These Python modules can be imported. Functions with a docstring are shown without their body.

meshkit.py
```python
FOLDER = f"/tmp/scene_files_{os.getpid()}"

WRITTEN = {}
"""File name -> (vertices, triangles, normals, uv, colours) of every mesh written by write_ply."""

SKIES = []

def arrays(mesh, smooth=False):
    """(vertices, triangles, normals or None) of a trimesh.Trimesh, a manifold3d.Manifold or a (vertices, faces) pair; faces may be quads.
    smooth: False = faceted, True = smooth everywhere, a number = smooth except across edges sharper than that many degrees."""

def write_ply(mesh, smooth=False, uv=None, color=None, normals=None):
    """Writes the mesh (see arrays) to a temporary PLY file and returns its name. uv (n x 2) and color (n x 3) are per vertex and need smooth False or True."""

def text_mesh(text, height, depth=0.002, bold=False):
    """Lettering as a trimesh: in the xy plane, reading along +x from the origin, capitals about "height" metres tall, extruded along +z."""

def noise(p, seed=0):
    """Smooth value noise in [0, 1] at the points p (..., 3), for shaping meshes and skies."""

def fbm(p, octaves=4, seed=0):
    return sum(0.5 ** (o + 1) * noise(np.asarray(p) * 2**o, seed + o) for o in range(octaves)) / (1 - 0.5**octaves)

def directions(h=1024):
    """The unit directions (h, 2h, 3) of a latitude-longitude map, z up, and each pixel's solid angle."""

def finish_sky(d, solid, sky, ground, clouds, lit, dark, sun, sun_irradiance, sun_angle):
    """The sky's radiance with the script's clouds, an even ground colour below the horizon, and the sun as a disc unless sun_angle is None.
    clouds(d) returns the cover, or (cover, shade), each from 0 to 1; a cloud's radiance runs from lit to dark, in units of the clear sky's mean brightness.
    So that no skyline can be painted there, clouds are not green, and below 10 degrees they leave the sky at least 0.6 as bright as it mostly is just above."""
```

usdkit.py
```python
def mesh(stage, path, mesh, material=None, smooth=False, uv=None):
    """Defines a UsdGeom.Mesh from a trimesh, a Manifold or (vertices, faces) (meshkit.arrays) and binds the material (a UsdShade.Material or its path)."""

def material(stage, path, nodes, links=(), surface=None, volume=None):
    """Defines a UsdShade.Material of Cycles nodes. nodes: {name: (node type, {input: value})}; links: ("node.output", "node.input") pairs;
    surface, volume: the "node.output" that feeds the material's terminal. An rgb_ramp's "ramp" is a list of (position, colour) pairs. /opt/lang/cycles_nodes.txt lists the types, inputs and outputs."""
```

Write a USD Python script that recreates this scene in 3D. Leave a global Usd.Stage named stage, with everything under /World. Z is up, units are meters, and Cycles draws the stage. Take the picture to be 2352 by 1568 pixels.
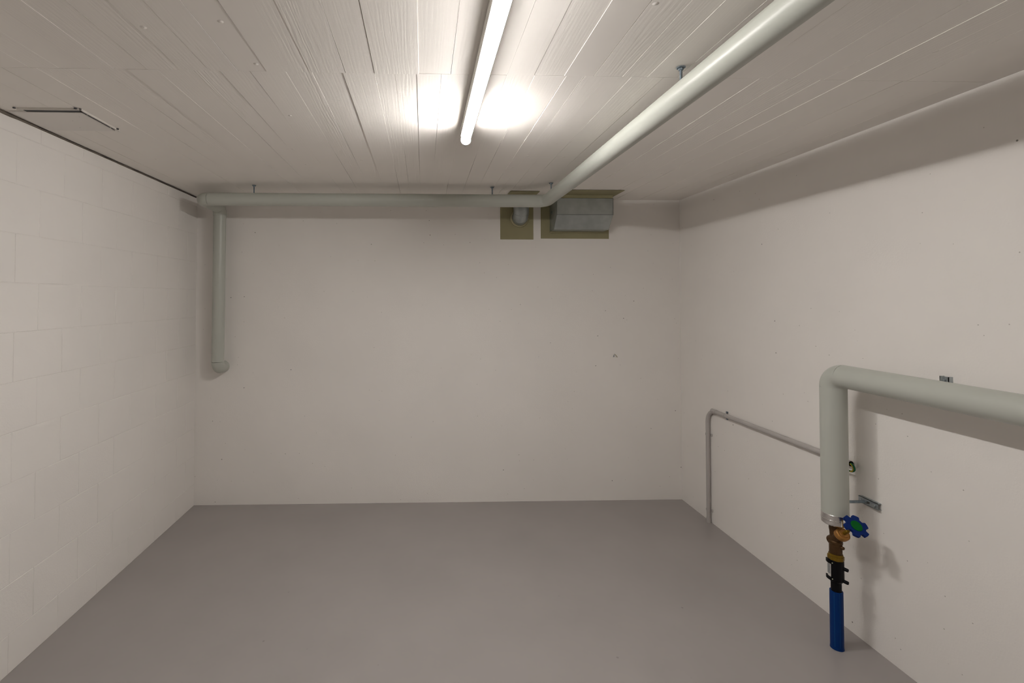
import math, random
import numpy as np
import trimesh
import usdkit
import meshkit
from pxr import Usd, UsdGeom, UsdLux, Gf, Sdf
from shapely.geometry import Polygon, Point
from shapely import affinity

stage = Usd.Stage.CreateInMemory()
UsdGeom.SetStageUpAxis(stage, UsdGeom.Tokens.z)
UsdGeom.SetStageMetersPerUnit(stage, 1.0)
UsdGeom.Xform.Define(stage, '/World')
UsdGeom.Scope.Define(stage, '/World/Looks')

# ------------------------------------------------------------------ camera, light levels
F_PX, CX, CY, CAM_H = 1100.0, 1004.9, 661.2, 1.4781          # pixels of the 2352 x 1568 frame
YAW, PITCH, ROLL = 3.07e-2, 1.97e-2, 8e-4
cam = UsdGeom.Camera.Define(stage, '/World/Camera')
cam.CreateHorizontalApertureAttr(36.0)
cam.CreateVerticalApertureAttr(24.0)
cam.CreateFocalLengthAttr(F_PX / 2352 * 36.0)
cam.CreateHorizontalApertureOffsetAttr((1176 - CX) / 2352 * 36.0)
cam.CreateVerticalApertureOffsetAttr((CY - 784) / 2352 * 36.0)
cam.CreateClippingRangeAttr(Gf.Vec2f(0.02, 100))
EXPOSURE = 0.0
cam.CreateExposureAttr(EXPOSURE)
fw = np.array([math.sin(YAW) * math.cos(PITCH), math.cos(YAW) * math.cos(PITCH), math.sin(PITCH)])
rt = np.array([math.cos(YAW), -math.sin(YAW), 0.0])
up = np.cross(rt, fw)
rt2 = math.cos(ROLL) * rt + math.sin(ROLL) * up
up2 = math.cos(ROLL) * up - math.sin(ROLL) * rt
cam.AddTransformOp().Set(Gf.Matrix4d(*rt2, 0, *up2, 0, *(-fw), 0, 0, 0, CAM_H, 1))

LAMP_MAIN, LAMP_END = 92.0, 520.0                              # emission of the lamp's diffuser and of its bright far end

# ------------------------------------------------------------------ room measures (metres)
XL, XR, YB, YF, H = -1.6239, 1.9016, 3.4851, -1.3, 2.2
rng = random.Random(7)

# ------------------------------------------------------------------ helpers
USED = {}


def numbered(parent, name):
    k = USED.get((parent, name), 0)
    USED[(parent, name)] = k + 1
    return name if k == 0 else f'{name}_{k:03d}'


def thing(name, label=None, cat=None, group=None, kind=None, loc=(0, 0, 0)):
    x = UsdGeom.Xform.Define(stage, '/World/' + numbered('/World', name))
    x.AddTranslateOp().Set(Gf.Vec3d(*loc))
    p = x.GetPrim()
    tag(p, label, cat, group, kind)
    return p


def tag(p, label=None, cat=None, group=None, kind=None):
    for k, v in (('label', label), ('category', cat), ('group', group), ('kind', kind)):
        if v:
            p.SetCustomDataByKey(k, v)


def origin(parent):
    o = np.zeros(3)
    while parent is not None and str(parent.GetPath()) != '/World':
        x = UsdGeom.Xformable(parent)
        for op in x.GetOrderedXformOps():
            o += np.array(op.Get())
        parent = parent.GetParent()
    return o


def obj(name, mesh, mat, parent=None, smooth=30, label=None):
    """One mesh prim; the mesh comes in world coordinates."""
    base = str(parent.GetPath()) if parent is not None else '/World'
    if isinstance(mesh, (list, tuple)) and not isinstance(mesh[0], np.ndarray):
        mesh = trimesh.util.concatenate(list(mesh))
    mesh = mesh.copy()
    if parent is not None:
        mesh.apply_translation(-origin(parent))
    m = usdkit.mesh(stage, f'{base}/{numbered(base, name)}', mesh, M[mat], smooth=smooth)
    if label:
        m.GetPrim().SetCustomDataByKey('label', label)
    return m.GetPrim()


def box(lo, hi, ch=0.0):
    lo, hi = np.array(lo, float), np.array(hi, float)
    if ch <= 0:
        b = trimesh.creation.box(extents=hi - lo)
        b.apply_translation((lo + hi) / 2)
        return b
    pts = []
    for i in range(8):
        c = np.array([hi[k] if i >> k & 1 else lo[k] for k in range(3)])
        s = np.array([-1 if i >> k & 1 else 1 for k in range(3)])
        for k in range(3):
            q = c + s * ch
            q[k] = c[k]
            pts.append(q)
    return trimesh.Trimesh(np.array(pts)).convex_hull


def frame_to(axis):
    a = np.array(axis, float)
    a /= np.linalg.norm(a)
    h = np.array([0, 0, 1.0]) if abs(a[2]) < 0.9 else np.array([1.0, 0, 0])
    u = np.cross(h, a)
    u /= np.linalg.norm(u)
    return u, np.cross(a, u), a


def sweep(path, r, n=32, caps=True):
    """A round tube along a polyline (parallel transported frames)."""
    p = np.array(path, float)
    r = np.broadcast_to(np.asarray(r, float), (len(p),))
    t = np.gradient(p, axis=0)
    seg = np.diff(p, axis=0)
    seg /= np.linalg.norm(seg, axis=1, keepdims=True)
    t[0], t[-1] = seg[0], seg[-1]
    t[1:-1] = seg[:-1] + seg[1:]
    t /= np.linalg.norm(t, axis=1, keepdims=True)
    u, _, _ = frame_to(t[0])
    ang = np.arange(n) * 2 * np.pi / n
    V = []
    for i in range(len(p)):
        u = u - t[i] * np.dot(u, t[i])
        u /= np.linalg.norm(u)
        w = np.cross(t[i], u)
        V.append(p[i] + r[i] * (np.cos(ang)[:, None] * u + np.sin(ang)[:, None] * w))
    V = np.vstack(V)
    F = []
    for i in range(len(p) - 1):
        for j in range(n):
            a, b = i * n + j, i * n + (j + 1) % n
            F += [[a, b, b + n], [a, b + n, a + n]]
    if caps:
        c0, c1 = len(V), len(V) + 1
        V = np.vstack([V, p[0], p[-1]])
        e = (len(p) - 1) * n
        for j in range(n):
            F += [[c0, (j + 1) % n, j], [c1, e + j, e + (j + 1) % n]]
    return trimesh.Trimesh(V, F, process=False)


def fillet(a, b, c, r, k=12):
    """Points of the round bend at b between the straight runs a-b and b-c."""
    a, b, c = map(lambda q: np.array(q, float), (a, b, c))
    d0, d1 = (a - b) / np.linalg.norm(a - b), (c - b) / np.linalg.norm(c - b)
    half = math.acos(np.clip(np.dot(d0, d1), -1, 1)) / 2
    s = r / math.tan(half)
    bis = (d0 + d1) / np.linalg.norm(d0 + d1)
    cen = b + bis * r / math.sin(half)
    p0, p1 = b + d0 * s, b + d1 * s
    e0, e1 = (p0 - cen) / r, (p1 - cen) / r
    th = math.acos(np.clip(np.dot(e0, e1), -1, 1))
    return [cen + r * (math.sin((1 - q) * th) * e0 + math.sin(q * th) * e1) / math.sin(th) for q in np.linspace(0, 1, k)]


def lathe(profile, base, axis=(0, 0, 1), n=32):
    """profile: (radius, height) pairs turned about the axis through base."""
    u, w, a = frame_to(axis)
    base = np.array(base, float)
    ang = np.arange(n) * 2 * np.pi / n
    ring = np.cos(ang)[:, None] * u + np.sin(ang)[:, None] * w
    V = np.vstack([base + a * h + max(r, 1e-5) * ring for r, h in profile])
    F = []
    for i in range(len(profile) - 1):
        for j in range(n):
            p, q = i * n + j, i * n + (j + 1) % n
            F += [[p, q, q + n], [p, q + n, p + n]]
    m = len(profile) - 1
    V = np.vstack([V, base + a * profile[0][1], base + a * profile[m][1]])
    for j in range(n):
        F += [[len(V) - 2, (j + 1) % n, j], [len(V) - 1, m * n + j, m * n + (j + 1) % n]]
    return trimesh.Trimesh(V, F, process=False)


def prism(poly, depth, base, axis, xdir=None):
    """A shapely polygon in the plane square to axis, extruded along it from base."""
    m = trimesh.creation.extrude_polygon(poly, depth, engine='earcut')
    u, w, a = frame_to(axis)
    if xdir is not None:
        u = np.array(xdir, float) - a * np.dot(xdir, a)
        u /= np.linalg.norm(u)
        w = np.cross(a, u)
    v = m.vertices
    m.vertices = np.array(base) + v[:, :1] * u + v[:, 1:2] * w + v[:, 2:] * a
    return m


def shell(cx, cy, r0, r1, z0, z1, a0, a1, k=10):
    """A piece of a vertical pipe wall between two angles (degrees)."""
    V, F = [], []
    for q in np.radians(np.linspace(a0, a1, k)):
        c, s = math.cos(q), math.sin(q)
        V += [[cx + r0 * c, cy + r0 * s, z0], [cx + r1 * c, cy + r1 * s, z0], [cx + r1 * c, cy + r1 * s, z1], [cx + r0 * c, cy + r0 * s, z1]]
    for i in range(k - 1):
        for j in range(4):
            a, b = 4 * i + j, 4 * i + (j + 1) % 4
            F += [[a, a + 4, b + 4], [a, b + 4, b]]
    e = 4 * (k - 1)
    F += [[0, 1, 2], [0, 2, 3], [e, e + 2, e + 1], [e, e + 3, e + 2]]
    m = trimesh.Trimesh(V, F, process=False)
    m.fix_normals()
    return m


# ------------------------------------------------------------------ materials
M = {}


def mat(name, nodes, links, surface='p.BSDF'):
    M[name] = usdkit.material(stage, '/World/Looks/' + name, nodes, links, surface=surface)


def plain(name, color, rough=0.5, metallic=0.0, spec=0.5, bump=None, var=0.06, vscale=9.0, **kw):
    """Base colour with slight noise variation and an optional fine bump (scale, distance)."""
    c = np.array(color, float)
    nodes = {'g': ('geometry', {}), 'n': ('noise_texture', {'scale': vscale, 'detail': 3.0}),
             'r': ('rgb_ramp', {'ramp': [(0.3, tuple(c * (1 - var))), (0.7, tuple(np.minimum(c * (1 + var), 1)))]}),
             'p': ('principled_bsdf', {'roughness': rough, 'metallic': metallic, 'specular_ior_level': spec, **kw})}
    links = [('g.position', 'n.vector'), ('n.fac', 'r.fac'), ('r.color', 'p.base_color')]
    if bump:
        nodes['bn'] = ('noise_texture', {'scale': bump[0], 'detail': 4.0})
        nodes['b'] = ('bump', {'distance': bump[1], 'strength': 1.0})
        links += [('g.position', 'bn.vector'), ('bn.fac', 'b.height'), ('b.normal', 'p.normal')]
    mat(name, nodes, links)


WALL = (0.875, 0.84, 0.80)


def wall_paint(name, color, specks=True, bump=0.0012, rough=0.75):
    """Matt white wall paint: faint cloudiness, fine roller grain, small dark pores and scuffs."""
    c = np.array(color, float)
    nodes = {'g': ('geometry', {}), 'n': ('noise_texture', {'scale': 1.7, 'detail': 4.0}),
             'r': ('rgb_ramp', {'ramp': [(0.3, tuple(c * 0.975)), (0.7, tuple(np.minimum(c * 1.02, 1)))]}),
             'v': ('voronoi_texture', {'scale': 8.0}), 'vr': ('rgb_ramp', {'ramp': [(0.0, (0.25, 0.24, 0.23)), (0.020, (0.35, 0.34, 0.33)), (0.032, (1, 1, 1))]}),
             'w': ('voronoi_texture', {'scale': 16.0}), 'wr': ('rgb_ramp', {'ramp': [(0.0, (0.5, 0.49, 0.47)), (0.026, (0.6, 0.59, 0.57)), (0.044, (1, 1, 1))]}),
             'm1': ('mix_color', {'blend_type': 'multiply', 'fac': 1.0 if specks else 0.0}), 'm2': ('mix_color', {'blend_type': 'multiply', 'fac': 1.0 if specks else 0.0}),
             'b1': ('noise_texture', {'scale': 140.0, 'detail': 3.0}), 'b2': ('noise_texture', {'scale': 9.0, 'detail': 3.0}),
             'bs': ('math', {'math_type': 'multiply_add', 'value2': 3.0}),
             'b': ('bump', {'distance': bump, 'strength': 0.35}),
             'p': ('principled_bsdf', {'roughness': rough, 'specular_ior_level': 0.3})}
    links = [('g.position', 'n.vector'), ('n.fac', 'r.fac'), ('g.position', 'v.vector'), ('v.distance', 'vr.fac'), ('g.position', 'w.vector'), ('w.distance', 'wr.fac'),
             ('r.color', 'm1.a'), ('vr.color', 'm1.b'), ('m1.result', 'm2.a'), ('wr.color', 'm2.b'), ('m2.result', 'p.base_color'),
             ('g.position', 'b1.vector'), ('g.position', 'b2.vector'), ('b2.fac', 'bs.value1'), ('b1.fac', 'bs.value3'), ('bs.value', 'b.height'), ('b.normal', 'p.normal')]
    mat(name, nodes, links)


wall_paint('wall_paint', WALL)
wall_paint('block_paint', WALL, specks=False, bump=0.0016)
plain('joint_paint', tuple(np.array(WALL) * 0.97), 0.8, bump=(60, 0.002))
plain('dark_gap', (0.10, 0.085, 0.07), 0.9, bump=(50, 0.003), var=0.3, vscale=12)
plain('sealant', (0.17, 0.145, 0.115), 0.8, bump=(60, 0.004), var=0.2)

# board-marked concrete: grain runs along y, shifted from board to board
CEIL = (0.93, 0.89, 0.84)
mat('board_concrete',
    {'g': ('geometry', {}), 'o': ('object_info', {}),
     'sh': ('vector_math', {'math_type': 'scale', 'vector1': (0, 0, 0)}), 'cx': ('combine_xyz', {'z': 0.0}),
     'k1': ('math', {'math_type': 'multiply', 'value2': 37.0}), 'k2': ('math', {'math_type': 'multiply', 'value2': 91.0}),
     'ad': ('vector_math', {'math_type': 'add'}),
     'mp': ('mapping', {'scale': (1.0, 0.07, 0.0)}),
     'wob': ('noise_texture', {'scale': 9.0, 'detail': 2.0}), 'wk': ('math', {'math_type': 'multiply', 'value2': 0.055}), 'wc': ('combine_xyz', {'y': 0.0, 'z': 0.0}),
     'ad2': ('vector_math', {'math_type': 'add'}),
     'grain': ('noise_texture', {'scale': 120.0, 'detail': 3.0, 'roughness': 0.6}),
     'wave': ('wave_texture', {'scale': 26.0, 'bands_direction': 'x', 'distortion': 6.0, 'detail': 3.0, 'detail_scale': 2.2}),
     'sum': ('math', {'math_type': 'multiply_add', 'value2': 0.24}),
     'amp': ('map_range', {'from_min': 0.0, 'from_max': 1.0, 'to_min': 0.12, 'to_max': 0.75}),
     'amn': ('noise_texture', {'scale': 5.0, 'detail': 1.0}),
     'amr': ('map_range', {'from_min': 0.35, 'from_max': 0.65, 'to_min': 0.1, 'to_max': 1.0, 'clamp': True}),
     'am2': ('math', {'math_type': 'multiply'}), 'hh': ('math', {'math_type': 'multiply'}),
     'v': ('voronoi_texture', {'scale': 7.0}), 'vr': ('map_range', {'from_min': 0.02, 'from_max': 0.06, 'to_min': 2.5, 'to_max': 0.0, 'clamp': True}),
     'h2': ('math', {'math_type': 'add'}),
     'b': ('bump', {'distance': 0.0014, 'strength': 0.8}),
     'n': ('noise_texture', {'scale': 1.3, 'detail': 3.0}), 'r': ('rgb_ramp', {'ramp': [(0.3, tuple(np.array(CEIL) * 0.97)), (0.7, tuple(np.array(CEIL) * 1.03))]}),
     'p': ('principled_bsdf', {'roughness': 0.6, 'specular_ior_level': 0.35})},
    [('o.random', 'k1.value1'), ('o.random', 'k2.value1'), ('k1.value', 'cx.x'), ('k2.value', 'cx.y'), ('g.position', 'ad.vector1'), ('cx.vector', 'ad.vector2'),
     ('ad.vector', 'mp.vector'), ('mp.vector', 'wob.vector'), ('wob.fac', 'wk.value1'), ('wk.value', 'wc.x'), ('mp.vector', 'ad2.vector1'), ('wc.vector', 'ad2.vector2'),
     ('ad2.vector', 'grain.vector'), ('ad2.vector', 'wave.vector'), ('wave.fac', 'sum.value1'), ('grain.fac', 'sum.value3'),
     ('o.random', 'amp.value'), ('mp.vector', 'amn.vector'), ('amn.fac', 'amr.value'), ('amp.result', 'am2.value1'), ('amr.result', 'am2.value2'),
     ('sum.value', 'hh.value1'), ('am2.value', 'hh.value2'), ('g.position', 'v.vector'), ('v.distance', 'vr.value'), ('hh.value', 'h2.value1'), ('vr.result', 'h2.value2'),
     ('h2.value', 'b.height'), ('b.normal', 'p.normal'), ('g.position', 'n.vector'), ('n.fac', 'r.fac'), ('r.color', 'p.base_color')])

# grey floor coating, slightly glossy
mat('floor_coating',
    {'g': ('geometry', {}), 'n': ('noise_texture', {'scale': 2.2, 'detail': 5.0}), 'r': ('rgb_ramp', {'ramp': [(0.3, (0.35, 0.324, 0.310)), (0.7, (0.378, 0.350, 0.335))]}),
     'v': ('voronoi_texture', {'scale': 5.0}), 'vr': ('rgb_ramp', {'ramp': [(0.0, (0.7, 0.7, 0.7)), (0.02, (0.8, 0.8, 0.8)), (0.035, (1, 1, 1))]}), 'm': ('mix_color', {'blend_type': 'multiply', 'fac': 1.0}),
     'bn': ('noise_texture', {'scale': 30.0, 'detail': 4.0}), 'b': ('bump', {'distance': 0.0008, 'strength': 0.5}),
     'p': ('principled_bsdf', {'roughness': 0.33, 'specular_ior_level': 0.4})},
    [('g.position', 'n.vector'), ('n.fac', 'r.fac'), ('g.position', 'v.vector'), ('v.distance', 'vr.fac'), ('r.color', 'm.a'), ('vr.color', 'm.b'), ('m.result', 'p.base_color'),
     ('g.position', 'bn.vector'), ('bn.fac', 'b.height'), ('b.normal', 'p.normal')])

plain('pipe_jacket', (0.49, 0.505, 0.455), 0.36, spec=0.5, var=0.015, vscale=4)
plain('zinc', (0.42, 0.46, 0.48), 0.42, metallic=0.85, var=0.2, vscale=40)
plain('zinc_dark', (0.24, 0.29, 0.33), 0.45, metallic=0.7, var=0.25, vscale=60)
plain('sheet_zinc', (0.44, 0.475, 0.47), 0.45, metallic=0.85, var=0.10, vscale=14)
plain('sheet_edge', (0.20, 0.22, 0.22), 0.6, metallic=0.4)
plain('duct_zinc', (0.40, 0.43, 0.43), 0.4, metallic=0.7, var=0.12, vscale=20)
plain('seal_board', (0.33, 0.30, 0.175), 0.85, bump=(80, 0.001), var=0.06, vscale=6)
plain('seal_mastic', (0.36, 0.325, 0.20), 0.8, bump=(50, 0.002), var=0.06)
plain('conduit_grey', (0.47, 0.44, 0.42), 0.5, var=0.03)
plain('aluminium', (0.78, 0.77, 0.76), 0.16, metallic=1.0, var=0.03)
plain('bronze', (0.085, 0.045, 0.018), 0.42, metallic=0.4, spec=0.2, bump=(120, 0.0008), var=0.15, vscale=40)
plain('bronze_bright', (0.42, 0.205, 0.055), 0.38, metallic=0.55, spec=0.3, bump=(120, 0.0006), var=0.12, vscale=40)
plain('brass', (0.21, 0.125, 0.012), 0.42, metallic=0.5, spec=0.2, bump=(120, 0.0006), var=0.1, vscale=40)
plain('wheel_blue', (0.001, 0.019, 0.14), 0.5, spec=0.15, var=0.05)
plain('wheel_green', (0.0, 0.115, 0.014), 0.6, spec=0.12, var=0.05)
plain('black_plastic', (0.003, 0.003, 0.004), 0.45, spec=0.15, var=0.1)
plain('blue_pipe', (0.001, 0.030, 0.155), 0.42, spec=0.15, var=0.06)
plain('blue_stripe', (0.004, 0.065, 0.20), 0.45, spec=0.2, var=0.05)
plain('label_white', (0.62, 0.60, 0.56), 0.6, var=0.02)
plain('label_print', (0.26, 0.27, 0.27), 0.6, var=0.25, vscale=400)
plain('indicator', (0.42, 0.42, 0.30), 0.5)
plain('wire_yellow', (0.55, 0.42, 0.01), 0.45)
plain('wire_green', (0.0, 0.15, 0.06), 0.45)
plain('lamp_housing', (0.74, 0.72, 0.68), 0.45, var=0.02)
plain('flake_blue', (0.24, 0.27, 0.30), 0.6)
plain('hatch_frame', (0.66, 0.62, 0.57), 0.5, var=0.03)
plain('hatch_slot', (0.05, 0.052, 0.055), 0.7)


# a tube whose diodes look down: brightest underneath, dimmer round its sides; its far end burns brighter than the rest
mat('lamp_light', {'g': ('geometry', {}), 'x': ('separate_xyz', {}), 'm': ('map_range', {'from_min': 0.0, 'from_max': -1.0, 'to_min': 0.09, 'to_max': 1.0, 'clamp': True}),
                   'y': ('separate_xyz', {}), 'l': ('map_range', {'range_type': 'smoothstep', 'from_min': 1.60, 'from_max': 1.90, 'to_min': LAMP_MAIN, 'to_max': LAMP_END, 'clamp': True}),
                   'k': ('math', {'math_type': 'multiply'}), 'e': ('emission', {'color': (1.0, 0.966, 0.935)})},
    [('g.normal', 'x.vector'), ('x.z', 'm.value'), ('g.position', 'y.vector'), ('y.y', 'l.value'), ('m.result', 'k.value1'), ('l.result', 'k.value2'), ('k.value', 'e.strength')], surface='e.emission')

# ------------------------------------------------------------------ the setting
T = 0.12
fl = obj('floor', box((XL - T, YF - T, -0.12), (XR + T, YB + T, 0)), 'floor_coating', smooth=False)
tag(fl, 'smooth grey coated concrete floor', kind='structure')

wb = thing('wall_back', 'white painted concrete wall at the far end of the room', kind='structure')
XJ = -0.085                                                   # a faint formwork joint: the two casts stand half a millimetre apart
obj('panel', box((XL - T, YB, 0), (XJ, YB + T, H)), 'wall_paint', wb, smooth=False)
obj('panel', box((XJ, YB - 0.0006, 0), (XR + T, YB + T, H)), 'wall_paint', wb, smooth=False)

wr = obj('wall_right', box((XR, YF - T, 0), (XR + T, YB, H)), 'wall_paint', smooth=False)
tag(wr, 'white painted concrete wall on the right behind the water pipe', kind='structure')
wf = obj('wall_front', box((XL - T, YF - T, 0), (XR, YF, H)), 'wall_paint', smooth=False)
tag(wf, 'white painted wall behind the viewer', kind='structure')

# left wall: painted sand-lime blocks, each laid for itself
wl = thing('wall_left', 'white painted block wall on the left', kind='structure')
obj('mortar', box((XL - T, YF, 0), (XL - 0.0012, YB, H - 0.012)), 'joint_paint', wl, smooth=False)
PITCH_B, COURSE, GAP = 0.2555, 0.1975, 0.0022
beds = [0.0] + [1.535 + COURSE * k for k in range(-7, 4)] + [H - 0.010]
for i in range(len(beds) - 1):
    z0, z1 = beds[i] + GAP / 2, beds[i + 1] - GAP / 2
    if i == 0:
        z0 = 0.0
    start = 1.956 if (i % 2 == 0) else 2.075
    n0 = math.floor((start - 0.0) / PITCH_B) + 3
    y = start - n0 * PITCH_B
    while y < YB - 0.01:
        a, b = max(y + GAP / 2, YF), min(y + PITCH_B - GAP / 2, YB - 0.001)
        if b - a > 0.02 and b > -0.75:
            d = rng.gauss(0, 0.0004)
            obj('block', box((XL - 0.055, a, z0), (XL + d, b, z1), 0.0010), 'block_paint', wl, smooth=False)
        y += PITCH_B
# open joint and old sealant under the ceiling along the left wall
tr = thing('trim_1', 'dark uneven sealed gap between the block wall and the ceiling', kind='structure')
obj('gap', box((XL - 0.05, YF, H - 0.0115), (XL - 0.006, YB, H)), 'dark_gap', tr, smooth=False)
pts = []
ys = np.linspace(0.2, YB - 0.1, 90)
bead = []
for y in ys:
    w = 0.0030 + 0.0055 * max(0, 1 - abs(y - 1.90) / 0.35) + 0.002 * math.sin(y * 37) * math.sin(y * 11)
    bead.append((XL - 0.003, y, H - 0.006, max(0.0015, w)))
bead = np.array(bead)
obj('sealant_bead', sweep(bead[:, :3], bead[:, 3], 8), 'sealant', tr)

# ceiling: concrete slab with the prints of the rough shuttering boards, each print a piece
ce = thing('ceiling', 'white painted concrete ceiling with the prints of shuttering boards', kind='structure')
obj('slab', box((XL - T, YF - T, H + 0.006), (XR + T, YB + T, H + 0.16)), 'joint_paint', ce, smooth=False)
YJ = 1.533


def board(x0, x1, y0, y1, off, tilt, ridge=0.0):
    """The print of one board: a slab a few mm proud or sunk, its edge drifting a little, with a cast fin along one edge."""
    n = 6
    V, F = [], []
    ya = np.linspace(y0, y1, n)
    for k, y in enumerate(ya):
        e = 0.0008 * math.sin(3.1 * y + 17 * x0)
        z = H + off + 0.0004 * math.sin(2.3 * y + 9 * x1)
        prof = [(x0 + 0.0002, H + 0.02), (x0 + 0.0002 + e, z - tilt + 0.0003), (x0 + 0.0006 + e, z - tilt)]
        if ridge:
            prof += [(x1 - 0.0030 + e, z + tilt), (x1 - 0.0016 + e, z + tilt - ridge)]
        else:
            prof += [(x1 - 0.0016 + e, z + tilt), (x1 - 0.0006 + e, z + tilt)]
        prof += [(x1 - 0.0002 + e, z + tilt + 0.0003), (x1 - 0.0002, H + 0.02)]
        V += [(px, y, pz) for px, pz in prof]
    m = len(prof)
    for k in range(n - 1):
        for j in range(m - 1):
            a = k * m + j
            F += [[a, a + 1, a + m + 1], [a, a + m + 1, a + m]]
    e = (n - 1) * m
    for j in range(1, m - 1):
        F += [[0, j + 1, j], [e, e + j, e + j + 1]]
    mesh = trimesh.Trimesh(V, F, process=False)
    if mesh.face_normals[F.index([1, 2, m + 2]) if [1, 2, m + 2] in F else 2][2] > 0 and False:
        mesh.invert()
    return mesh


def edges(known, lo, hi, seed):
    r = random.Random(seed)
    out = [lo]
    for k in sorted(known) + [hi]:
        gap = k - out[-1]
        c = max(1, round(gap / 0.098))
        base = out[-1]
        for q in range(1, c):
            out.append(base + gap * q / c + r.uniform(-0.012, 0.012))
        out.append(k)
    return out


far = edges([-1.12, -0.3559, -0.2587, -0.156, -0.0912, -0.0194, 0.0594, 0.4662, 0.5269, 0.5974, 0.6821, 1.4147], XL, XR, 3)
near = edges([-0.5901, -0.4991, -0.3616, -0.1559, -0.0148, 0.0894, 0.4590, 1.4147], XL, XR, 5)
FIX = {('n', -0.4991): (-0.0012, 0.0001), ('n', -0.3616): (-0.0020, 0.0), ('n', -0.1559): (-0.0024, 0.0002), ('n', 0.4590): (-0.0010, 0.0008), ('n', 1.4147): (-0.0006, 0.0005),
       ('f', 0.4662): (-0.0010, 0.0008), ('f', 1.4147): (-0.0006, 0.0005), ('f', -0.3559): (0.0001, 0.0), ('f', -0.0194): (-0.0004, 0.0003), ('f', -0.2587): (-0.0006, 0.0004)}
for tagk, ed, y0, y1 in (('n', near, YF, YJ - 0.0004), ('f', far, YJ + 0.0004, YB)):
    r = random.Random(11 if tagk == 'n' else 12)
    for a, b in zip(ed[:-1], ed[1:]):
        off, tilt = r.gauss(0, 0.0002), r.gauss(0, 0.00016)
        ridge = (r.random() < 0.12) * 0.0003
        if (tagk, round(a, 4)) in FIX:
            off, tilt = FIX[(tagk, round(a, 4))]
        elif tagk == 'n' and -0.37 < a < -0.02:
            off = -0.0021
        obj('board_print', board(a, b, y0, y1, off, tilt, ridge), 'board_concrete', ce, smooth=False)

# ------------------------------------------------------------------ ceiling lamp
LX, LZ, LR = 0.179, 2.137, 0.0178
L0, L1 = 0.52, 1.985
lamp = thing('ceiling_lamp', 'long narrow tube lamp glowing white under the ceiling', 'lamp', loc=(LX, (L0 + L1) / 2, H))
hp = Polygon([(-0.0215, 0.016), (-0.0215, 0.021), (-0.020, 0.026), (-0.020, 0.058), (-0.017, 0.062), (0.017, 0.062), (0.020, 0.058), (0.020, 0.026), (0.0215, 0.021), (0.0215, 0.016)])
obj('housing', prism(hp, L1 - L0 + 0.02, (LX, L0 - 0.01, LZ - 0.002), (0, 1, 0), xdir=(-1, 0, 0)), 'lamp_housing', lamp)
# prism: local x is -X so that local y points up
obj('diffuser', sweep([(LX, L0, LZ), (LX, L1, LZ)], LR, 28), 'lamp_light', lamp)
for s, y in ((-1, L0), (1, L1)):
    obj('end_cap', [lathe([(0.0, 0), (0.0215, 0), (0.0215, 0.008), (0.0195, 0.011), (0.0, 0.011)], (LX, y, LZ), (0, s, 0), 28),
                    lathe([(0.0, 0.011), (0.0120, 0.011), (0.0120, 0.040), (0.009, 0.050), (0.0, 0.050)], (LX, y, LZ - 0.004), (0, s, 0), 24)], 'lamp_housing', lamp)
for y in (0.85, 1.72):
    obj('mounting_clip', box((LX - 0.015, y - 0.02, H - 0.013), (LX + 0.015, y + 0.02, H), 0.002), 'zinc', lamp)

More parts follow.
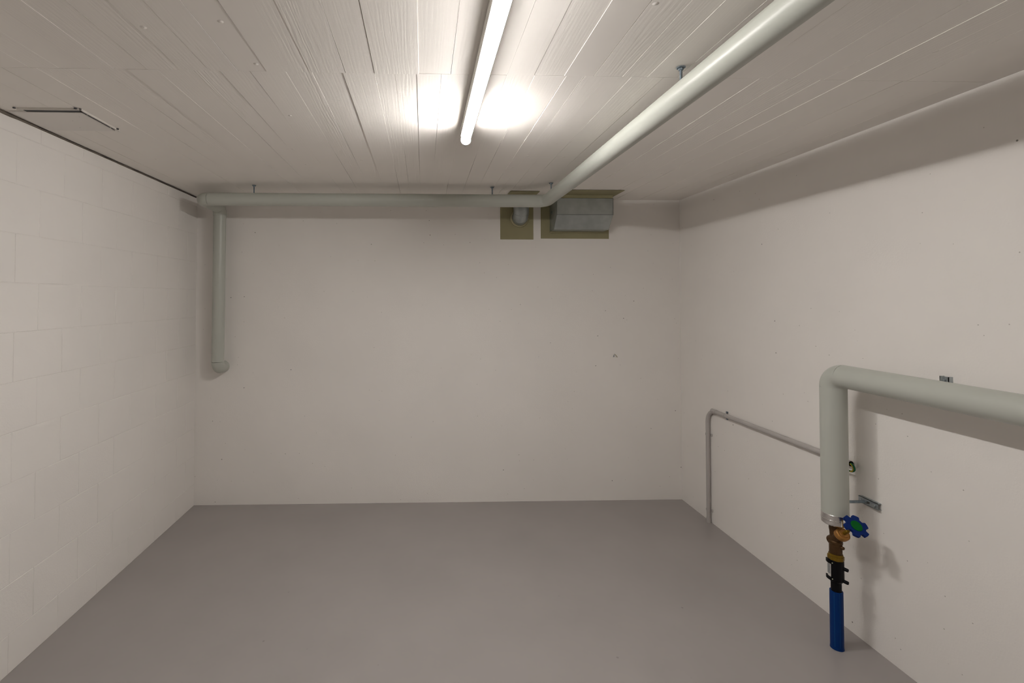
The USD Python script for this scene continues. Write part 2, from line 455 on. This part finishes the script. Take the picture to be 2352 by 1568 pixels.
# ------------------------------------------------------------------ insulated pipe under the ceiling
PR, PZ, PX, PY = 0.0395, 2.109, 0.806, 3.1
VX, VY, VZ = -1.42, 3.385, 0.985
PRC = 0.0412
pipe = thing('insulated_pipe', 'pale grey insulated pipe under the ceiling, bending along the far wall into the left corner', 'pipe', loc=(PX, PY, PZ))
P0, P1, P2, P3, P4, P5 = (PX, YF + 0.001, PZ), (PX, PY, PZ), (VX, PY, PZ - 0.003), (VX, VY, PZ - 0.003), (VX - 0.004, VY, VZ), (VX - 0.004, YB - 0.0008, VZ)
BR = 0.050
e1, e2 = fillet(P0, P1, P2, 0.056), fillet(P1, P2, P3, BR)
e3, e4 = fillet(P2, P3, P4, BR), fillet(P3, P4, P5, 0.046)
obj('jacket', sweep([P0, e1[0]], PR, 48), 'pipe_jacket', pipe)
obj('elbow', sweep(e1, np.linspace(PR, PRC, 12), 48), 'pipe_jacket', pipe)
obj('jacket', sweep([e1[-1], e2[0]], PRC, 48), 'pipe_jacket', pipe)
obj('elbow', sweep(e2 + e3, [PRC] * 14 + [PRC + 0.0022] * (len(e2) + len(e3) - 14), 48), 'pipe_jacket', pipe)
obj('jacket', sweep([e3[-1], e4[0]], PRC, 48), 'pipe_jacket', pipe)
obj('elbow', sweep(e4 + [np.array(P5)], PRC, 48), 'pipe_jacket', pipe)
obj('seam_ring', sweep([np.array(e3[-1]) + (0, 0, 0.002), np.array(e3[-1]) - (0, 0, 0.006)], PRC + 0.0022, 48), 'pipe_jacket', pipe)


def hanger(x, y, top_r, label):
    """Threaded rod with plate and nut, from the ceiling to the pipe's clamp."""
    t = thing('pipe_hanger', label, 'pipe hanger', 'threaded rod hangers of the ceiling pipe', loc=(x, y, H))
    z = PZ + top_r
    obj('rod', sweep([(x, y, z - 0.004), (x, y, H - 0.001)], 0.004, 12), 'zinc_dark', t)
    obj('plate', lathe([(0.0, 0), (0.0115, 0), (0.0135, 0.0012), (0.0135, 0.0024), (0.0, 0.0024)], (x, y, H - 0.005), (0, 0, 1), 20), 'zinc_dark', t)
    obj('nut', prism(Polygon([(0.0075 * math.cos(k * math.pi / 3), 0.0075 * math.sin(k * math.pi / 3)) for k in range(6)]), 0.006, (x, y, H - 0.0115), (0, 0, 1)), 'zinc_dark', t)


hanger(-1.085, PY, PRC, 'short threaded rod over the far cross pipe near the left corner')
hanger(0.452, PY, PRC, 'short threaded rod over the far cross pipe, nearer its bend to the ceiling pipe')
hanger(0.806, 2.975, PR, 'short threaded rod just in front of the bend of the ceiling pipe')
hanger(0.806, 1.46, PR, 'nearest threaded rod with round plate holding the pipe close to the lamp')

# ------------------------------------------------------------------ openings in the far wall: sealing boards, duct, vent box
def seal_board(lo, hi, label):
    m = obj('sealing_board', box(lo, hi, 0.001), 'seal_board', smooth=False)
    tag(m, label, 'sealing board')


seal_board((0.5666, YB - 0.004, 1.9035), (0.8106, YB - 0.0006, H - 0.003), 'small olive fire-sealing board on the far wall around the round duct')
seal_board((0.590, 3.206, H - 0.006), (0.792, YB - 0.006, H - 0.0028), 'narrow olive fire-sealing board on the ceiling above the round duct')
seal_board((0.8654, YB - 0.004, 1.911), (1.3701, YB - 0.0006, H - 0.003), 'wide olive fire-sealing board on the far wall behind the grey vent box')
seal_board((0.872, 3.158, H - 0.006), (1.352, YB - 0.006, H - 0.0028), 'wide olive fire-sealing board on the ceiling above the grey vent box')
seal_board((0.9306, 3.2915, 2.1706), (1.3255, YB - 0.02, H - 0.0062), 'olive sealing block filling the gap between the grey vent box and the ceiling')

dz, dx, dr = 2.058, 0.706, 0.055
du = thing('round_duct', 'round galvanised duct leaving the far wall behind the pipe', 'duct', loc=(dx, YB, dz))
dpath = [(dx, YB - 0.0042, dz)] + fillet((dx, YB, dz), (dx, YB - 0.075, dz), (dx, YB - 0.075, H), 0.058, 9) + [(dx, YB - 0.075, H - 0.0062)]
obj('duct_elbow', sweep(dpath, dr, 36), 'duct_zinc', du)
tor = [(dx + (dr + 0.004) * math.cos(q), YB - 0.0135, dz + (dr + 0.004) * math.sin(q)) for q in np.linspace(0, 2 * math.pi, 33)]
obj('sealing_collar', sweep(tor, 0.009, 8), 'seal_mastic', du)
for q in (3, 6):
    c, d = np.array(dpath[q]), np.array(dpath[q + 1]) - np.array(dpath[q - 1])
    u, w, a = frame_to(d)
    obj('seam_ring', sweep([c - a * 0.0025, c + a * 0.0025], dr + 0.0012, 36), 'duct_zinc', du)

bx0, bx1 = 0.9306, 1.3255
vb = thing('vent_box', 'grey galvanised sheet-metal vent box with sloping lower front on the far wall', 'vent box', loc=(1.13, YB, 2.06))
ZT, ZS, ZBm, YFr, YBt = 2.170, 2.055, 1.9625, 3.29, 3.37
prof = [(YB - 0.005, ZT), (YFr, ZT), (YFr, ZS), (YBt, ZBm), (YB - 0.005, ZBm)]


def quad_panel(p0, p1, x0, x1, th):
    (ya, za), (yb, zb) = p0, p1
    d = np.array([yb - ya, zb - za])
    nrm = np.array([d[1], -d[0]]) / np.linalg.norm(d)
    c = [(ya, za), (yb, zb), (yb - nrm[0] * th, zb - nrm[1] * th), (ya - nrm[0] * th, za - nrm[1] * th)]
    v = [(x, *q) for x in (x0, x1) for q in c]
    return trimesh.Trimesh(v).convex_hull


def poly_plate(pr, x0, x1):
    return trimesh.Trimesh([(x, *q) for x in (x0, x1) for q in pr]).convex_hull


obj('front_panel', quad_panel(prof[2], prof[1], bx0, bx1, -0.0015), 'sheet_zinc', vb, smooth=False)
obj('sloping_panel', quad_panel(prof[3], prof[2], bx0, bx1, -0.0015), 'sheet_zinc', vb, smooth=False)
obj('bottom_panel', box((bx0, YBt, ZBm), (bx1, YB - 0.005, ZBm + 0.0015)), 'sheet_zinc', vb, smooth=False)
obj('top_panel', box((bx0, YFr, ZT - 0.0015), (bx1, YB - 0.005, ZT)), 'sheet_zinc', vb, smooth=False)
obj('side_panel', poly_plate(prof, bx0, bx0 + 0.0015), 'sheet_zinc', vb, smooth=False)
obj('side_panel', poly_plate(prof, bx1 - 0.0015, bx1), 'sheet_zinc', vb, smooth=False)
obj('fold_seam', sweep([(bx0, YFr - 0.0008, ZS), (bx1, YFr - 0.0008, ZS)], 0.0016, 8), 'sheet_edge', vb)
obj('edge_flange', box((bx1, YFr + 0.001, ZS), (bx1 + 0.003, YFr + 0.004, ZT)), 'sheet_edge', vb, smooth=False)
obj('edge_flange', box((bx1, YBt, ZBm), (bx1 + 0.003, YB - 0.006, ZBm + 0.003)), 'sheet_edge', vb, smooth=False)
obj('sealing_bead', sweep([(bx0, YB - 0.0118, ZBm - 0.003), (bx1, YB - 0.0118, ZBm - 0.003)], 0.007, 8), 'seal_mastic', vb)
obj('rivet', lathe([(0, 0), (0.012, 0), (0.012, 0.004), (0.004, 0.010), (0, 0.010)], (bx0, 3.42, 2.09), (-1, 0, 0), 14), 'sheet_edge', vb)

# ------------------------------------------------------------------ hatch in the ceiling near the left wall
ha = thing('ceiling_hatch', 'small square hatch with dark slots in the ceiling by the left wall', 'hatch', loc=(-1.43, 1.97, H))
hx0, hx1, hy0, hy1 = -1.600, -1.3075, 1.857, 2.094
zc = H - 0.0035
obj('frame_strip', box((-1.548, hy0, zc - 0.0045), (hx1, hy0 + 0.006, zc + 0.004), 0.001), 'hatch_frame', ha, smooth=False)
obj('frame_strip', box((hx1 - 0.006, hy0, zc - 0.0045), (hx1, hy1, zc + 0.004), 0.001), 'hatch_frame', ha, smooth=False)
obj('slot', box((-1.535, hy0 + 0.006, zc - 0.0005), (hx1 - 0.006, hy0 + 0.034, zc + 0.003)), 'hatch_slot', ha, smooth=False)
for a, b in ((hy0 + 0.006, hy0 + 0.058), (hy0 + 0.066, hy1 - 0.040), (hy1 - 0.028, hy1 - 0.012)):
    obj('slot', box((hx1 - 0.019, a, zc - 0.0005), (hx1 - 0.006, b, zc + 0.003)), 'hatch_slot', ha, smooth=False)
obj('cover_panel', box((hx0, hy0 + 0.034, zc - 0.003), (hx1 - 0.019, hy1, zc + 0.003), 0.0015), 'wall_paint', ha, smooth=False)
for q in ((-1.552, hy0 - 0.004), (hx1 - 0.016, hy0 - 0.006), (hx1 + 0.003, hy1 - 0.02)):
    obj('screw', lathe([(0, 0), (0.005, 0), (0.005, 0.003), (0, 0.004)], (q[0], q[1], zc + 0.001), (0, 0, -1), 10), 'hatch_slot', ha)

# ------------------------------------------------------------------ water riser on the right
RX, RY, RR, RZ = 1.752, 2.0, 0.0472, 1.150
ri = thing('water_riser', 'blue water pipe with bronze valve rising into grey insulation by the right wall', 'water pipe', loc=(RX, RY, 0))
q0, q1, q2 = (RX, RY, 0.552), (RX, RY, RZ), (RX, YF + 0.001, RZ - 0.004)
er = fillet(q0, q1, q2, 0.053, 14)
obj('jacket', sweep([q0, er[0]], RR, 56), 'pipe_jacket', ri)
obj('elbow', sweep(er, RR, 56), 'pipe_jacket', ri)
obj('jacket', sweep([er[-1], q2], RR, 56), 'pipe_jacket', ri)
cuff = obj('end_cuff', lathe([(0.020, 0.522), (RR - 0.003, 0.522), (RR + 0.0006, 0.526), (RR + 0.0006, 0.540), (RR + 0.0014, 0.541), (RR + 0.0014, 0.545), (RR + 0.0006, 0.546), (RR + 0.0006, 0.566), (RR, 0.567)], (RX, RY, 0), (0, 0, 1), 56), 'aluminium', ri, label='shiny aluminium end cuff')
obj('seam', shell(RX, RY, RR, RR + 0.002, 0.524, 0.566, 222, 227, 4), 'aluminium', cuff, smooth=False)
# valve body: inlet, waist, run, side branch
S = 0.7071
VZ0 = 0.457
ax = np.array([0.0, -S, S])
vc = np.array([RX, RY, VZ0])
body = [lathe([(0.0, 0.392), (0.0215, 0.392), (0.0225, 0.400), (0.0225, 0.437), (0.0245, 0.440), (0.0245, 0.448), (0.021, 0.452), (0.0195, 0.470), (0.0205, 0.487), (0.0225, 0.500), (0.0225, 0.524), (0.0, 0.524)], (RX, RY, 0), (0, 0, 1), 36),
        lathe([(0.0, -0.012), (0.022, -0.012), (0.021, 0.02), (0.0205, 0.048), (0.0, 0.048)], vc - ax * 0.012, ax, 36)]
obj('valve_body', body, 'bronze', ri, label='dark bronze valve body')
bo = obj('bonnet', lathe([(0.0, 0.034), (0.0245, 0.034), (0.0255, 0.038), (0.0255, 0.054), (0.0225, 0.0585), (0.0215, 0.0565), (0.017, 0.0565), (0.015, 0.060), (0.0, 0.060)], vc, ax, 36), 'bronze_bright', ri, label='brighter bronze bonnet cap')
obj('stem', lathe([(0.0, 0.06), (0.007, 0.06), (0.007, 0.085), (0.005, 0.087), (0.005, 0.136), (0.0, 0.136)], vc, ax, 16), 'brass', bo)
obj('drain_plug', lathe([(0.0, 0.0), (0.0065, 0.0), (0.0065, 0.017), (0.005, 0.019), (0.0, 0.019)], (RX + 0.004, RY - 0.012, 0.430), (0.35, -0.93, -0.1), 14), 'bronze', ri)
# handwheel with six lobes and a green disc
lob = []
for q in np.linspace(0, 2 * math.pi, 121)[:-1]:
    w = 0.5 + 0.5 * math.tanh(5.0 * (math.cos(6 * q) + 0.25))
    lob.append(((0.0330 + 0.0112 * w) * math.cos(q), (0.0330 + 0.0112 * w) * math.sin(q)))
wc = vc + ax * 0.131
hw = obj('handwheel', [prism(Polygon(lob), 0.011, wc, ax, xdir=(1, 0, 0)), lathe([(0, -0.010), (0.014, -0.010), (0.018, 0.002), (0, 0.002)], wc, ax, 24)], 'wheel_blue', ri, label='blue six-lobed handwheel')
obj('centre_disc', lathe([(0.0, 0.010), (0.0205, 0.010), (0.0205, 0.0125), (0.019, 0.0135), (0.0, 0.0135)], wc, ax, 32), 'wheel_green', hw, label='green disc in the middle of the handwheel')
# union nut, coupler, pipes
hexo = Polygon([(0.0285 * math.cos(k * math.pi / 4 + 0.2), 0.0285 * math.sin(k * math.pi / 4 + 0.2)) for k in range(8)])
obj('union_nut', [prism(hexo, 0.015, (RX, RY, 0.372), (0, 0, 1)), lathe([(0.0, 0.385), (0.0255, 0.385), (0.026, 0.389), (0.024, 0.396), (0.0, 0.396)], (RX, RY, 0), (0, 0, 1), 32)], 'brass', ri, label='brass union nut', smooth=25)
co = obj('coupler', lathe([(0.0, 0.278), (0.0205, 0.278), (0.0265, 0.286), (0.0275, 0.289), (0.0275, 0.366), (0.0265, 0.372), (0.0, 0.372)], (RX, RY, 0), (0, 0, 1), 40), 'black_plastic', ri, label='black plastic pipe coupler')
for z0 in (0.293, 0.361):
    obj('rib', shell(RX, RY, 0.027, 0.0335, z0 - 0.004, z0 + 0.006, 128, 196, 10), 'black_plastic', co, smooth=False)
obj('label_plate', shell(RX, RY, 0.0270, 0.0284, 0.301, 0.356, 150, 193, 8), 'label_white', co, smooth=False, label='white label on the coupler')
obj('label_print', shell(RX, RY, 0.0280, 0.0288, 0.312, 0.351, 153, 188, 8), 'label_print', co, smooth=False)
for z0 in (0.294, 0.361):
    q = math.radians(204)
    d = np.array([math.cos(q), math.sin(q), 0])
    obj('indicator_dot', lathe([(0, 0.026), (0.0024, 0.026), (0.0024, 0.0292), (0, 0.0295)], (RX, RY, z0), d, 12), 'indicator', co)
for z0 in (0.343, 0.291):
    q = math.radians(303)
    d = np.array([math.cos(q), math.sin(q), -0.12])
    obj('terminal_pin', lathe([(0, 0.020), (0.0070, 0.020), (0.0070, 0.039), (0.0055, 0.042), (0, 0.0425)], (RX, RY, z0 + 0.002), d, 16), 'black_plastic', co)
obj('black_pipe', lathe([(0.0, 0.226), (0.0185, 0.226), (0.0185, 0.282), (0.0, 0.282)], (RX, RY, 0), (0, 0, 1), 32), 'black_plastic', ri)
sl = obj('blue_pipe', lathe([(0.0185, 0.0005), (0.0245, 0.0005), (0.0235, 0.012), (0.0232, 0.238), (0.0228, 0.2395), (0.0190, 0.2395)], (RX, RY, 0), (0, 0, 1), 36), 'blue_pipe', ri, label='blue plastic pipe standing on the floor')
obj('stripe', shell(RX, RY, 0.0228, 0.02375, 0.013, 0.237, 208, 213, 3), 'blue_stripe', sl, smooth=False)
obj('stripe', shell(RX, RY, 0.0228, 0.02370, 0.013, 0.237, 255, 258, 3), 'blue_stripe', sl, smooth=False)


def rail_bracket(yc, zc_, length, wid, yrod, zrod, upright, label):
    """Perforated rail on the wall with a threaded rod out to the pipe's clamp."""
    t = thing('wall_bracket', label, 'bracket', loc=(XR, yc, zc_))
    hh, hl = wid / 2, length / 2
    rot = trimesh.transformations.rotation_matrix(math.pi / 2, (1, 0, 0))

    def put(m):
        if upright:
            m.apply_transform(rot)
        m.apply_translation((XR, yc, zc_))
        return m

    face = Polygon([(-hl, -hh), (hl, -hh), (hl, hh), (-hl, hh)])
    for k in range(3):
        face = face.difference(affinity.scale(Point(-hl + length * (k + 0.5) / 3, 0).buffer(0.0055, 8), 1.5, 1.0))
    web = trimesh.creation.extrude_polygon(face, 0.002, engine='earcut')
    v = web.vertices.copy()
    web.vertices = np.column_stack([-0.016 + v[:, 2], v[:, 0], v[:, 1]])
    web.fix_normals()
    obj('rail_web', put(web), 'zinc', t, smooth=False)
    obj('rail_flange', put(box((-0.016, -hl, hh - 0.002), (0, hl, hh))), 'zinc', t, smooth=False)
    obj('rail_flange', put(box((-0.016, -hl, -hh), (0, hl, -hh + 0.002))), 'zinc', t, smooth=False)
    obj('rod', sweep([(RX + RR - 0.002, yrod, zrod), (XR - 0.012, yrod, zrod)], 0.0058, 12), 'zinc_dark', t)
    hexa = lambda r: Polygon([(r * math.cos(k * math.pi / 3), r * math.sin(k * math.pi / 3)) for k in range(6)])
    obj('nut', prism(hexa(0.009), 0.007, (XR - 0.0235, yrod, zrod), (1, 0, 0)), 'zinc', t)
    for d in (-hl + 0.014, hl - 0.014):
        obj('bolt', put(prism(hexa(0.0065), 0.005, (-0.021, d, 0), (1, 0, 0))), 'zinc', t)


rail_bracket(1.989, 0.611, 0.088, 0.027, 2.0, 0.611, False, 'perforated wall bracket with rod holding the upright grey pipe above the valve')
rail_bracket(1.682, 1.150, 0.088, 0.030, 1.682, 1.149, True, 'bracket tip on the right wall showing above the level grey pipe')

# ------------------------------------------------------------------ electric conduit on the right wall
CR = 0.0125
CXX = XR - 0.017
cy0, cz0 = 3.128, 0.742
cd = thing('conduit', 'thin grey electrical conduit rising from the floor and running along the right wall', 'conduit', loc=(CXX, cy0, 0))
k0, k1, k2 = (CXX, cy0, 0.0), (CXX, cy0, cz0), (CXX, 2.066, cz0 + 0.006)
cf = fillet(k0, k1, k2, 0.085, 12)
obj('upright_tube', sweep([k0, cf[0]], CR, 20), 'conduit_grey', cd)
obj('bend', sweep(cf, CR, 20), 'conduit_grey', cd)
obj('level_tube', sweep([cf[-1], k2], CR, 20), 'conduit_grey', cd)
obj('sleeve', sweep([np.array(cf[-1]) + (0, 0.035, 0), np.array(cf[-1]) - (0, 0.012, 0)], CR + 0.0016, 20), 'conduit_grey', cd)
obj('sleeve', sweep([(CXX, cy0, 0.0), (CXX, cy0, 0.03)], CR + 0.0014, 20), 'conduit_grey', cd)
obj('open_end', sweep([np.array(k2) + (0, 0.006, 0), np.array(k2) - (0, 0.0012, 0)], CR * 0.85, 20), 'black_plastic', cd)


def clip(pos, along, matn, label):
    """Saddle clip: band over the tube and two ears on the wall."""
    t = thing('conduit_clip', label, 'clip', 'clips of the thin conduit', loc=pos)
    x, y, z = pos
    ang = np.radians(np.linspace(-90, 90, 9))
    R0, R1 = CR + 0.0004, CR + 0.0022
    V, F = [], []
    for q in ang:
        for rr in (R0, R1):
            for s in (-0.006, 0.006):
                o = np.array([-rr * math.cos(q), rr * math.sin(q)])
                V.append((x + o[0], y + (s if along == 'y' else o[1]), z + (o[1] if along == 'y' else s)))
    for k in range(8):
        a = 4 * k
        for p, q2 in ((0, 1), (1, 3), (3, 2), (2, 0)):
            F += [[a + p, a + q2, a + 4 + q2], [a + p, a + 4 + q2, a + 4 + p]]
    m = trimesh.Trimesh(V, F, process=False)
    m.fix_normals()
    obj('band', m, matn, t)
    for s in (-1, 1):
        c = s * (CR + 0.007)
        lo = (XR - 0.008, y - 0.007, z + c - 0.006) if along == 'y' else (XR - 0.008, y + c - 0.006, z - 0.007)
        hi = (XR, y + 0.007, z + c + 0.006) if along == 'y' else (XR, y + c + 0.006, z + 0.007)
        obj('ear', box(lo, hi, 0.0015), 'zinc_dark' if along == 'y' else matn, t, smooth=False)


clip((CXX, 2.945, cz0 + 0.001), 'y', 'conduit_grey', 'clip with dark metal ears on the level run of the conduit just after its bend')
clip((CXX, cy0, 0.576), 'z', 'conduit_grey', 'upper small clip on the upright run of the conduit')
clip((CXX, cy0, 0.083), 'z', 'conduit_grey', 'lowest small clip on the upright conduit just above the floor')

# earth wire hooking out of the conduit's end
ew = thing('earth_wire', 'green and yellow earth wire hooking out of the open conduit end behind the grey pipe', 'wire', loc=(CXX, 2.05, cz0))
w0 = np.array(k2)
wp = [w0 + (0, 0.006, 0), w0 + (-0.003, -0.010, -0.001), w0 + (-0.006, -0.021, -0.008), w0 + (-0.009, -0.026, -0.019), w0 + (-0.011, -0.017, -0.027), w0 + (-0.013, 0.004, -0.030), w0 + (-0.015, 0.035, -0.029)]
from scipy.interpolate import CubicSpline
cs = CubicSpline(np.arange(len(wp)), np.array(wp))
obj('green_core', sweep(cs(np.linspace(0, len(wp) - 1, 40)), 0.0042, 12), 'wire_green', ew)
obj('yellow_stripe', sweep(cs(np.linspace(0.3, 4.2, 24)) + np.array([-0.0022, 0.0022, -0.0008]), 0.0034, 10), 'wire_yellow', ew)

# ------------------------------------------------------------------ a chip of peeling paint on the far wall
pf = thing('paint_chip', 'tiny bent chip of peeling paint on the far wall, right of its middle', 'paint chip', loc=(1.41, YB, 1.05))
fx, fz = 1.413, 1.052
y_ = YB - 0.0006
obj('flake', trimesh.Trimesh([(fx - 0.016, y_, fz - 0.012), (fx - 0.008, y_, fz + 0.012), (fx - 0.011, y_ - 0.009, fz - 0.006), (fx - 0.009, y_ - 0.003, fz + 0.013), (fx - 0.006, y_, fz - 0.004)]).convex_hull, 'flake_blue', pf, smooth=False)
obj('flake', trimesh.Trimesh([(fx - 0.006, y_, fz + 0.013), (fx + 0.016, y_, fz - 0.014), (fx + 0.006, y_ - 0.004, fz - 0.004), (fx + 0.018, y_, fz - 0.010), (fx - 0.002, y_ - 0.003, fz + 0.012)]).convex_hull, 'seal_mastic', pf, smooth=False)
